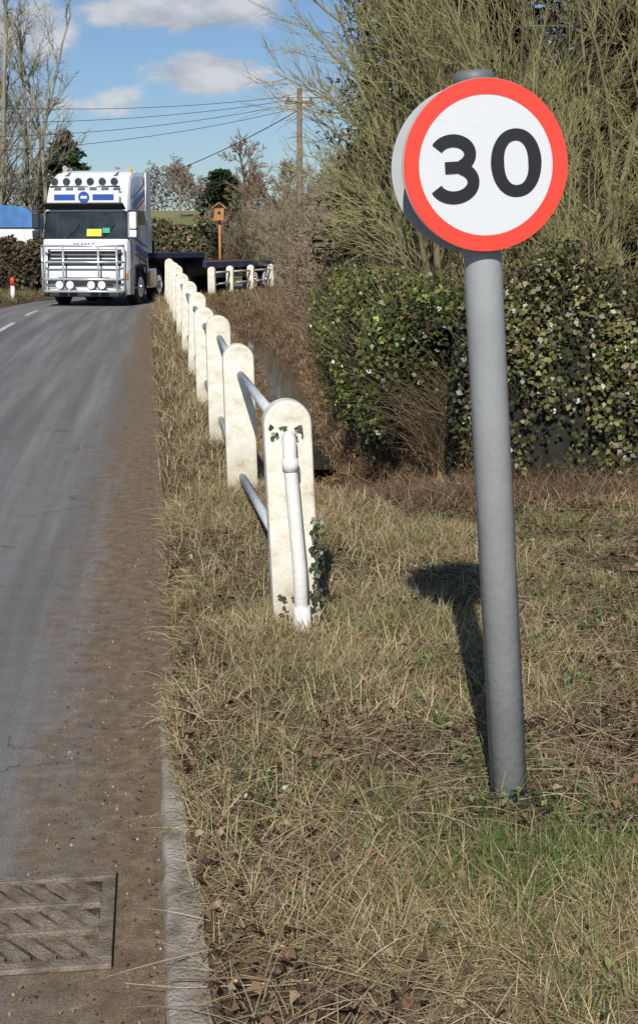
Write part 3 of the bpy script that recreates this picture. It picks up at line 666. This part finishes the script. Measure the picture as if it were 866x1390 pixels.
h=prof*rng.random(n)**.75; y=186+rng.uniform(-4,6,n)+6*np.sin(x*.05); z=gz(x,y)+h
V,F,C=leaves(np.stack([x,y,z],1),rng.normal(0,1,(n,3)),rng.uniform(.25,.65,n),.3,pal(n,[(.17,.14,.11),(.21,.17,.13),(.12,.12,.08),(.14,.125,.095)],None,.3)*(.6+.5*(h/prof))[:,None],.3)
np_mesh('distant_trees',V,F,M_needle,col=C)
HB=[(.09,.09,.04),(.14,.11,.06),(.05,.06,.03),(.17,.14,.08)]
hedge('field_hedge',[(-12,66),(-5.2,64)],.9,2.55,16000,.2,HB,seed=5,core=(.03,.026,.018),mat=M_needle)
hedge('roadside_hedge',[(-18,47.5),(-12,46),(-9.3,45.5)],.9,1.75,24000,.12,[(.05,.05,.025),(.1,.07,.045),(.07,.06,.03)],seed=6,core=(.02,.016,.012),mat=M_needle)

# ---------------------------------------------------------------- buildings and furniture
M_brick=simple('brick_mat',(.3,.14,.09),.9,noise=.15,scale=5); M_render=simple('render_mat',(.6,.57,.52),.9,noise=.06,scale=2); M_tile=simple('tile_mat',(.17,.13,.11),.85,noise=.2,scale=6); M_glass=simple('glass_mat',(.03,.04,.05),.1,noise=.1); M_wood=simple('wood_mat',(.45,.2,.07),.7,noise=.2,scale=10,stretch=(1,1,.2)); M_white=simple('white_paint',(.8,.8,.79),.4,noise=.03); M_tarp=simple('blue_tarpaulin',(.06,.2,.5),.5,noise=.15,scale=3,bump=.3)
def gable(name,c,w,dp,hw_,hr,wall,roof,rot=0):
    r_=empty(name,(c[0],c[1],float(gz(np.array([c[0]]),np.array([c[1]]))[0])),(0,0,rot))
    bm=bmesh.new(); a=w/2; b_=dp/2
    pts=[(-a,0),(a,0),(a,hw_),(0,hw_+hr),(-a,hw_)]
    f=bm.faces.new([bm.verts.new((p_[0],-b_,p_[1]-.1)) for p_ in pts]); ex=bmesh.ops.extrude_face_region(bm,geom=[f]); bmesh.ops.translate(bm,vec=(0,dp,0),verts=[v for v in ex['geom'] if isinstance(v,bmesh.types.BMVert)])
    bm_obj('walls',bm,wall,r_)
    for s_ in (-1,1):
        L_=math.hypot(a,hr)+.35; an=math.atan2(hr,a)
        box('roof_%d'%s_,(s_*(a/2+.1),0,hw_+hr/2+.02-.04),(L_,dp+.5,.12),roof,r_,rot=Matrix.Rotation(s_*an,3,'Y'))
    return r_
h1=gable('house',(3.4,88),6,8,4.6,2.6,M_render,M_tile,rad(20))
for i,(x_,z_) in enumerate([(-1.6,1.4),(1.6,1.4),(-1.6,3.5),(1.6,3.5)]):
    box('window_%d'%i,(x_,-4.01,z_),(1.1,.06,1.1),M_glass,h1); box('window_frame_%d'%i,(x_,-4.05,z_),(1.2,.04,.08),M_white,h1); box('window_mullion_%d'%i,(x_,-4.08,z_),(.07,.03,1.1),M_white,h1)
box('chimney',(0,1,7.4),(.7,.7,1.4),M_brick,h1); box('door',(0,-4.02,1),(1,.08,2),M_wood,h1)
h2=gable('brick_house',(-17.0,58),5,7,2.6,2.2,M_brick,M_tile,rad(5))
box('window',(1,-3.52,1.3),(1.2,.06,1.1),M_glass,h2); box('window_sill',(1,-3.56,.72),(1.3,.12,.08),M_white,h2); box('door',(-1,-3.52,1),(.95,.06,2),M_wood,h2); box('chimney',(0,1,5),(.6,.6,1),M_brick,h2)
sh=empty('covered_trailer',(-12.5,54,0.05),(0,0,rad(8)))
box('body',(0,0,1.45),(2.6,4,1.9),M_white,sh,.05); 
bm=bmesh.new(); pr=[(-1.4,2.3),(-1.38,2.75),(-.9,3.05),(0,3.15),(.9,3.05),(1.38,2.75),(1.4,2.3)]
f=bm.faces.new([bm.verts.new((a_,-2.1,c_)) for a_,c_ in pr]); ex=bmesh.ops.extrude_face_region(bm,geom=[f]); bmesh.ops.translate(bm,vec=(0,4.2,0),verts=[v for v in ex['geom'] if isinstance(v,bmesh.types.BMVert)]); bm_obj('tarpaulin',bm,M_tarp,sh)
M_rub=simple('rubber_mat',(.018,.018,.018),.85,noise=.2,scale=10)
for i,(x_,y_) in enumerate([(-1.1,-.6),(1.1,-.6),(-1.1,.6),(1.1,.6)]): tube('wheel_%d'%i,[(x_-.12,y_,.3),(x_+.12,y_,.3)],.35,M_rub,sh,20)
bh=empty('bird_house',(-4.25,58,0)); 
tube('post',[(0,0,-.2),(0,0,2.75)],.06,M_wood,bh,8); box('box',(0,0,2.98),(.42,.42,.46),M_wood,bh,.01); box('floor',(0,0,2.73),(.6,.6,.05),M_wood,bh)
for s_ in (-1,1): box('roof_%d'%s_,(s_*.16,0,3.33),(.42,.6,.04),M_wood,bh,rot=Matrix.Rotation(s_*rad(38),3,'Y'))
tube('entrance',[(0,-.215,3.02),(0,-.222,3.02)],.07,M_black,bh,16)
mp_=empty('marker_post',(-9.0,39.5,.05)); tube('shaft',[(0,0,0),(0,0,.45)],.06,M_white,mp_,12); tube('red_band',[(0,0,.45),(0,0,.66),(0,0,.7)],[.065,.065,.035],M_red,mp_,12)
M_pw=simple('weathered_wood',(.2,.15,.11),.9,noise=.2,scale=4)
up_=empty('utility_pole',(-.85,60,0)); tube('shaft',[(0,0,-.5),(0,0,8.4)],[.15,.11],M_pw,up_,12); box('crossarm',(0,0,7.8),(1.3,.1,.12),M_pw,up_); 
for i in range(3): tube('insulator_%d'%i,[(-.5+.5*i,0,7.86),(-.5+.5*i,0,8.05)],.05,M_cap,up_,8)
up2=empty('utility_pole',(-32,46,0)); tube('shaft',[(0,0,-.5),(0,0,9.6)],[.15,.11],M_pw,up2,12); box('crossarm',(0,0,9.2),(1.3,.1,.12),M_pw,up2)
def wire(a_,b_,sag):
    pts=[]
    for i in range(25):
        t=i/24; pts.append((a_[0]+(b_[0]-a_[0])*t,a_[1]+(b_[1]-a_[1])*t,a_[2]+(b_[2]-a_[2])*t-sag*4*t*(1-t)))
    return pts
wr=empty('overhead_wires'); M_wire=simple('wire_mat',(.03,.03,.035),.6)
for i,(z1,sg_) in enumerate([(9.4,1.6),(8.5,1.75),(7.6,1.9),(6.9,2.1)]): tube('wire_%d'%i,wire((-1.35+.3*i,60,8.05-.12*i),(-32.0,46,z1),sg_),.012,M_wire,wr,5)
tube('wire_low',wire((-.85,60,7.5),(-13.5,84,4.9),.5),.022,M_wire,wr,5); tube('wire_r1',wire((-1.3,60,8.0),(10,50,8.8),.5),.012,M_wire,wr,5)
tube('wire_r2',wire((-.4,60,8.0),(10.5,50.3,8.8),.6),.012,M_wire,wr,5)

# ---------------------------------------------------------------- lorry (local: front faces -Y)
M_cab=simple('cab_white',(.78,.79,.8),.25,noise=.03,scale=2); M_dark=simple('dark_plastic',(.025,.027,.03),.5,noise=.1); M_chr=simple('chrome',(.8,.81,.82),.18,metal=1,noise=.03); M_bar=simple('polished_bar',(.62,.63,.65),.22,metal=.5,noise=.04); M_blue=simple('blue_paint',(.03,.09,.38),.3,noise=.05); M_rd=simple('red_paint',(.5,.04,.04),.35,noise=.05)
M_scr=simple('windscreen',(.03,.036,.036),.06,noise=.3,scale=3,spec=.8); M_lamp=simple('lamp_lens',(.8,.82,.85),.15,metal=.2,noise=.05); M_amber=simple('amber',(.8,.3,.03),.3,noise=.05); M_yel=simple('yellow_card',(.75,.72,.05),.6,noise=.05); M_steel=simple('chassis',(.06,.06,.07),.6,noise=.2); M_deck=simple('deck_blue',(.035,.05,.13),.6,noise=.2); M_deckr=simple('deck_red',(.16,.05,.04),.7,noise=.2); M_green=simple('green_card',(.03,.35,.22),.6,noise=.05)
lo=empty('articulated_lorry',(-6.5,37.3,0),(0,0,rad(-8)))
prof=[(0.02,.32,1.22),(0,.5,1.24),(0,1.0,1.25),(.05,1.1,1.25),(.1,1.75,1.24),(.14,1.82,1.24),(.32,2.62,1.2),(.34,2.72,1.2),(.40,2.95,1.19),(.58,3.3,1.17),(.85,3.55,1.14),(1.2,3.70,1.12),(1.8,3.78,1.1),(2.3,3.78,1.1)]
fr=[-1,-.965,-.84,-.5,0,.5,.84,.965,1]; yo=[.22,.07,.012,.0,0,0,.012,.07,.22]; zo=[.16,.05,0,0,0,0,0,.05,.16]
def cabpt(pi,j,off=0):
    y_,z_,w_=prof[pi]; rf_=max(0,(z_-3.2)/.6); ff=1-min(1,max(0,(y_-.3)/.8))
    return (fr[j]*(w_+off),y_+yo[j]*ff-off,z_-zo[j]*rf_+ (off if z_>3.4 else 0))
bm=bmesh.new(); G=[[bm.verts.new(cabpt(i,j)) for j in range(9)] for i in range(len(prof))]
for i in range(len(prof)-1):
    for j in range(8): bm.faces.new((G[i][j],G[i][j+1],G[i+1][j+1],G[i+1][j]))
rb=[[bm.verts.new((s_*1.22,2.3,.9)),bm.verts.new((s_*1.24,1.75,.9)),bm.verts.new((s_*1.24,1.6,1.15)),bm.verts.new((s_*1.24,1.0,1.15)),bm.verts.new((s_*1.24,.72,.9)),bm.verts.new((s_*1.22,.7,.32))] for s_ in (-1,1)]
for s_,col_ in ((0,0),(1,8)):
    bm.faces.new([G[i][col_] for i in range(len(prof))]+rb[s_])
bm.faces.new([G[-1][j] for j in range(9)]+[rb[1][0],rb[0][0]])
bm_obj('cab_shell',bm,M_cab,lo)
def patch(name,i0,i1,j0,j1,mat,t0=0,t1=1,off=.012):
    V=[]; cols=list(range(j0,j1+1))
    a0=[Vector(cabpt(i0,j,off)) for j in cols]; a1=[Vector(cabpt(i1,j,off)) for j in cols]
    for k_ in range(len(cols)): V+= [tuple(a0[k_].lerp(a1[k_],t0)),tuple(a0[k_].lerp(a1[k_],t1))]
    F=[(2*k_,2*k_+2,2*k_+3,2*k_+1) for k_ in range(len(cols)-1)]
    return np_mesh(name,V,F,mat,parent=lo)
patch('windscreen',5,6,1,7,M_scr,.04,.97)
patch('grille_panel',3,4,2,6,M_dark,.02,.72)
for i in range(4): box('grille_slat_%d'%i,(0,.025,1.2+.11*i),(1.9,.05,.03),M_cab,lo,.008)
patch('lower_intake',1,2,2,6,M_dark,.15,.6)
for s_ in (-1,1):
    box('side_window_%d'%s_,(s_*1.222,.86,2.2),(.03,.72,.62),M_scr,lo,.01); box('quarter_%d'%s_,(s_*1.185,1.72,2.45),(.09,.5,.4),M_scr,lo,.01)
    box('door_line_%d'%s_,(s_*1.243,1.3,1.9),(.012,.015,1.5),M_dark,lo)
    box('door_line_b%d'%s_,(s_*1.243,.42,1.55),(.012,.015,.8),M_dark,lo)
    box('headlamp_%d'%s_,(s_*.93,.02,.83),(.42,.06,.2),M_lamp,lo,.02)
    box('indicator_%d'%s_,(s_*1.17,.09,.83),(.1,.1,.16),M_amber,lo,.01)
    box('fog_%d'%s_,(s_*.95,-.005,.55),(.26,.03,.11),M_lamp,lo,.01)
    tube('mirror_arm_%d'%s_,[(s_*1.2,.3,2.6),(s_*1.36,.14,2.62)],.025,M_dark,lo,8); tube('mirror_arm2_%d'%s_,[(s_*1.2,.25,1.85),(s_*1.36,.14,1.9)],.025,M_dark,lo,8)
    box('mirror_%d'%s_,(s_*1.39,.14,2.35),(.2,.14,.46),M_dark if s_<0 else M_cab,lo,.04); box('mirror_low_%d'%s_,(s_*1.39,.14,1.99),(.2,.14,.2),M_dark if s_<0 else M_cab,lo,.03); box('mirror_glass_%d'%s_,(s_*1.39,.213,2.35),(.16,.01,.38),M_chr,lo)
    for k_,(mm_,zz,hh_,sl) in enumerate([(M_blue,2.95,.16,20),(M_rd,2.76,.06,20),(M_blue,1.5,.18,-12),(M_rd,1.31,.06,-12),(M_blue,3.2,.06,20),(M_blue,1.75,.05,-12)]):
        box('stripe_%d_%d'%(s_,k_),(s_*(1.247 if zz<2.5 else 1.205),1.45,zz),(.012,1.3,hh_),mm_,lo,rot=Matrix.Rotation(rad(sl)*1,3,'X'))
    box('step_%d'%s_,(s_*1.15,.85,.5),(.16,.3,.06),M_chr,lo)
    box('arch_%d'%s_,(s_*1.19,1.36,1.1),(.14,1.16,.09),M_dark,lo,.03); box('arch_f%d'%s_,(s_*1.19,.78,.85),(.14,.08,.55),M_dark,lo,.02); box('arch_r%d'%s_,(s_*1.19,1.94,.85),(.14,.08,.55),M_dark,lo,.02)
def wheel(nm,x_,y_,r_=.5,w_=.3,par=None,out=1):
    par=par or lo
    tube(nm,[(x_-w_/2,y_,r_),(x_-w_/2+.03,y_,r_),(x_+w_/2-.03,y_,r_),(x_+w_/2,y_,r_)],[r_-.04,r_,r_,r_-.04],M_rub,par,32)
    xo=x_+out*(w_/2+.004); tube(nm+'_rim',[(xo,y_,r_),(xo+out*.02,y_,r_)],[.3,.27],M_lamp,par,24); tube(nm+'_hub',[(xo+out*.022,y_,r_),(xo+out*.08,y_,r_)],[.13,.1],M_chr,par,16)
for s_ in (-1,1):
    wheel('front_wheel_%d'%s_,s_*1.07,1.36,out=s_); wheel('drive_wheel_%d'%s_,s_*.98,5.0,w_=.5,out=s_); wheel('tag_wheel_%d'%s_,s_*.98,3.75,w_=.3,out=s_)
    box('frame_rail_%d'%s_,(s_*.42,3.4,.95),(.1,5,.28),M_steel,lo); box('fuel_tank_%d'%s_,(s_*.98,2.75,.72),(.5,.9,.6),M_chr,lo,.08); box('mudguard_%d'%s_,(s_*.98,5.0,1.1),(.52,1.2,.05),M_dark,lo,.02)
    box('side_fairing_%d'%s_,(s_*1.17,2.55,2.6),(.04,.5,2.3),M_cab,lo,.01)
box('axle',(0,1.36,.5),(1.9,.14,.14),M_steel,lo); box('underbody',(0,1.3,.7),(1.7,2.2,.5),M_dark,lo)
box('bumper_lip',(0,.03,.33),(2.3,.1,.14),M_dark,lo,.03)
box('sun_visor',(0,.14,2.74),(2.3,.34,.05),M_dark,lo,.02,rot=Matrix.Rotation(rad(-28),3,'X'))
box('visor_board',(0,.2,2.98),(2.0,.06,.36),M_cab,lo,.02)
tube('mark_oval',[(0,.168,2.98),(0,.16,2.98)],.16,M_blue,lo,32); box('mark_bar_l',(-.55,.165,2.98),(.6,.012,.16),M_blue,lo); box('mark_bar_r',(.55,.165,2.98),(.6,.012,.16),M_blue,lo); box('mark_core',(0,.157,2.98),(.18,.006,.07),M_cab,lo)
tube('light_bar',[(-1.0,.3,3.27),(1.0,.3,3.27)],.03,M_chr,lo,10)
for i in range(6):
    x_=-.85+.34*i; tube('roof_lamp_%d'%i,[(x_,.36,3.4),(x_,.26,3.4),(x_,.24,3.4)],[.08,.115,.1],M_chr,lo,20); tube('roof_lens_%d'%i,[(x_,.2385,3.4),(x_,.232,3.4)],.095,M_scr,lo,20)
for s_ in (-1,1):
    tube('horn_%d'%s_,[(s_*.7,1.3,3.8),(s_*.7,.85,3.8),(s_*.7,.7,3.8)],[.03,.04,.07],M_chr,lo,12)
    box('beacon_%d'%s_,(s_*.95,1.5,3.74),(.12,.12,.12),M_amber,lo,.02)
BBy=-.28
for z_ in (.42,.75,1.22,1.66): 
    tube('bar_h%d'%int(z_*100),[(-1.17,BBy+.2,z_),(-1.02,BBy,z_),(1.02,BBy,z_),(1.17,BBy+.2,z_)],.034,M_bar,lo,12)
for x_ in (-1.02,-.5,.5,1.02): tube('bar_v%d'%int(x_*100),[(x_,BBy,.42),(x_,BBy,1.66)],.028,M_bar,lo,10)
for s_ in (-1,1): tube('bar_end_%d'%s_,[(s_*1.17,BBy+.2,.42),(s_*1.17,BBy+.2,1.66)],.03,M_bar,lo,10); 
for i,x_ in enumerate((-.6,-.3,.3,.6)):
    tube('spot_%d'%i,[(x_,BBy+.06,.6),(x_,BBy-.05,.6),(x_,BBy-.07,.6)],[.07,.13,.12],M_dark,lo,20); tube('spot_lens_%d'%i,[(x_,BBy-.071,.6),(x_,BBy-.078,.6)],.11,M_lamp,lo,20)
box('number_plate',(0,-.06,.47),(.52,.02,.11),M_cab,lo); box('yellow_notice',(.28,.135,2.02),(.42,.02,.2),M_yel,lo,rot=Matrix.Rotation(rad(-13),3,'X')); box('green_notice',(.62,.15,2.08),(.2,.02,.14),M_green,lo,rot=Matrix.Rotation(rad(-13),3,'X'))
tx_=bpy.data.curves.new('grille_name','FONT'); tx_.body='SKARNE'; tx_.size=.17; tx_.extrude=.004; tx_.align_x='CENTER'; to=bpy.data.objects.new('grille_name',tx_); tx_.materials.append(M_blue); link(to,lo); to.location=(0,.085,1.63); to.rotation_euler=(rad(90),0,0)
for s_ in (-.5,.5): tube('wiper_%d'%int(s_*10),[(s_,.12,1.86),(s_+.35,.2,2.25)],.012,M_dark,lo,6)
box('fifth_wheel',(0,4.5,1.15),(.9,.9,.1),M_steel,lo)
box('rear_catwalk',(0,2.6,1.15),(1.6,.5,.06),M_chr,lo)
tr=empty('flatbed_trailer',(0,0,0)); tr.parent=lo; tr.location=(0,4.4,0); tr.rotation_euler=(0,0,rad(-8))
box('gooseneck_deck',(0,1.2,1.36),(2.5,4.2,.16),M_deck,tr,.01); box('gooseneck_beam',(0,1.6,1.16),(1.1,3.4,.22),M_steel,tr)
box('headboard',(0,-.88,1.62),(2.5,.06,.36),M_deck,tr,.01)
box('main_deck',(0,7.9,1.02),(2.5,9.1,.16),M_deckr,tr,.01); box('step',(0,3.34,1.2),(2.5,.05,.48),M_deck,tr)
for s_ in (-1,1):
    box('side_rail_%d'%s_,(s_*1.26,7.9,1.02),(.03,9.0,.2),M_deck,tr); box('frame_%d'%s_,(s_*.5,7.9,.8),(.12,8.8,.28),M_steel,tr); box('side_guard_%d'%s_,(s_*1.2,5.6,.65),(.03,3.2,.14),M_steel,tr)
    for i in range(3): wheel('trailer_wheel_%d_%d'%(s_,i),s_*1.02,8.6+1.2*i,.42,.36,tr,s_)
    box('leg_%d'%s_,(s_*.8,2.9,.6),(.12,.12,1.0),M_steel,tr)

# ---------------------------------------------------------------- world, sun, camera
w=bpy.data.worlds.new('World'); sc.world=w; w.use_nodes=True; nt=w.node_tree; nt.nodes.clear()
sky=N(nt,'ShaderNodeTexSky'); sky.sky_type='NISHITA'; sky.sun_disc=False; sky.sun_elevation=rad(36); sky.sun_rotation=rad(185); sky.altitude=50; sky.air_density=1.0; sky.dust_density=.5; sky.ozone_density=2.0
bg=N(nt,'ShaderNodeBackground'); bg.inputs[1].default_value=.08; out=N(nt,'ShaderNodeOutputWorld'); nt.links.new(bg.outputs[0],out.inputs[0])
tc=N(nt,'ShaderNodeTexCoord')
def vmath(op,a_,b_=None):
    m_=N(nt,'ShaderNodeVectorMath',operation=op); nt.links.new(a_,m_.inputs[0])
    if b_ is not None:
        if isinstance(b_,tuple): m_.inputs[1].default_value=b_
        else: nt.links.new(b_,m_.inputs[1])
    return m_
mp=N(nt,'ShaderNodeMapping'); mp.inputs['Scale'].default_value=(9,9,20); nt.links.new(tc.outputs['Generated'],mp.inputs[0])
cn=N(nt,'ShaderNodeTexNoise'); cn.inputs['Scale'].default_value=1.9; cn.inputs['Detail'].default_value=9; cn.inputs['Roughness'].default_value=.55; nt.links.new(mp.outputs[0],cn.inputs['Vector'])
tot=None
for c_,sx,sz,am in [((-.080,.9895,.121),.05,.019,1.5),((-.095,.982,.160),.09,.017,1.5),((-.215,.967,.148),.06,.03,1.2),((-.13,.98,.098),.12,.012,.6),((-.02,.99,.105),.05,.014,.8)]:
    sb=vmath('SUBTRACT',tc.outputs['Generated'],c_); ml=vmath('MULTIPLY',sb.outputs[0],(1/sx,1/sx*.3,1/sz)); ln=vmath('LENGTH',ml.outputs[0])
    v=math_('MULTIPLY',math_('MAXIMUM',math_('SUBTRACT',1.2,ln.outputs['Value']),0.0),am)
    tot=v if tot is None else math_('MAXIMUM',tot,v)
gen=N(nt,'ShaderNodeTexNoise'); gen.inputs['Scale'].default_value=2.3; gen.inputs['Detail'].default_value=3; nt.links.new(tc.outputs['Generated'],gen.inputs['Vector'])
tot=math_('MAXIMUM',tot,math_('MULTIPLY',math_('SUBTRACT',gen.outputs['Fac'],.56),3.))
cf=math_('ADD',tot,math_('MULTIPLY',math_('SUBTRACT',cn.outputs['Fac'],.5),3.4))
mr=N(nt,'ShaderNodeMapRange',interpolation_type='SMOOTHSTEP'); mr.inputs[1].default_value=.3; mr.inputs[2].default_value=1.1; nt.links.new(cf,mr.inputs[0])
cc=ramp(nt,[(.38,(4.6,5.0,5.8)),(.62,(8.2,8.4,8.8))]); nt.links.new(cn.outputs['Fac'],cc.inputs[0])
tint=mixc(1.0,sky.outputs[0],(.80,.92,1.1),'MULTIPLY')
fin=mixc(math_('MULTIPLY',mr.outputs[0],.9),tint,cc.outputs[0])
nt.links.new(fin,bg.inputs[0])
Ld=Vector((.09,1,-.73)).normalized()
sl=bpy.data.lights.new('sun','SUN'); sl.energy=5.0; sl.angle=rad(.53); sl.color=(1,.95,.87); so=bpy.data.objects.new('sun',sl); link(so); so.rotation_mode='QUATERNION'; so.rotation_quaternion=Ld.to_track_quat('-Z','Y')
cam=bpy.data.cameras.new('camera'); co=bpy.data.objects.new('camera',cam); link(co); co.location=(0,0,1.7); co.rotation_euler=(rad(80),0,0)
cam.sensor_fit='VERTICAL'; cam.sensor_height=36; cam.sensor_width=36; cam.lens=1805/1390*36; cam.shift_y=-45/1390; cam.clip_end=4000; cam.clip_start=.05
sc.camera=co
sc.view_settings.view_transform='Standard'; sc.view_settings.look='None'; sc.view_settings.exposure=0
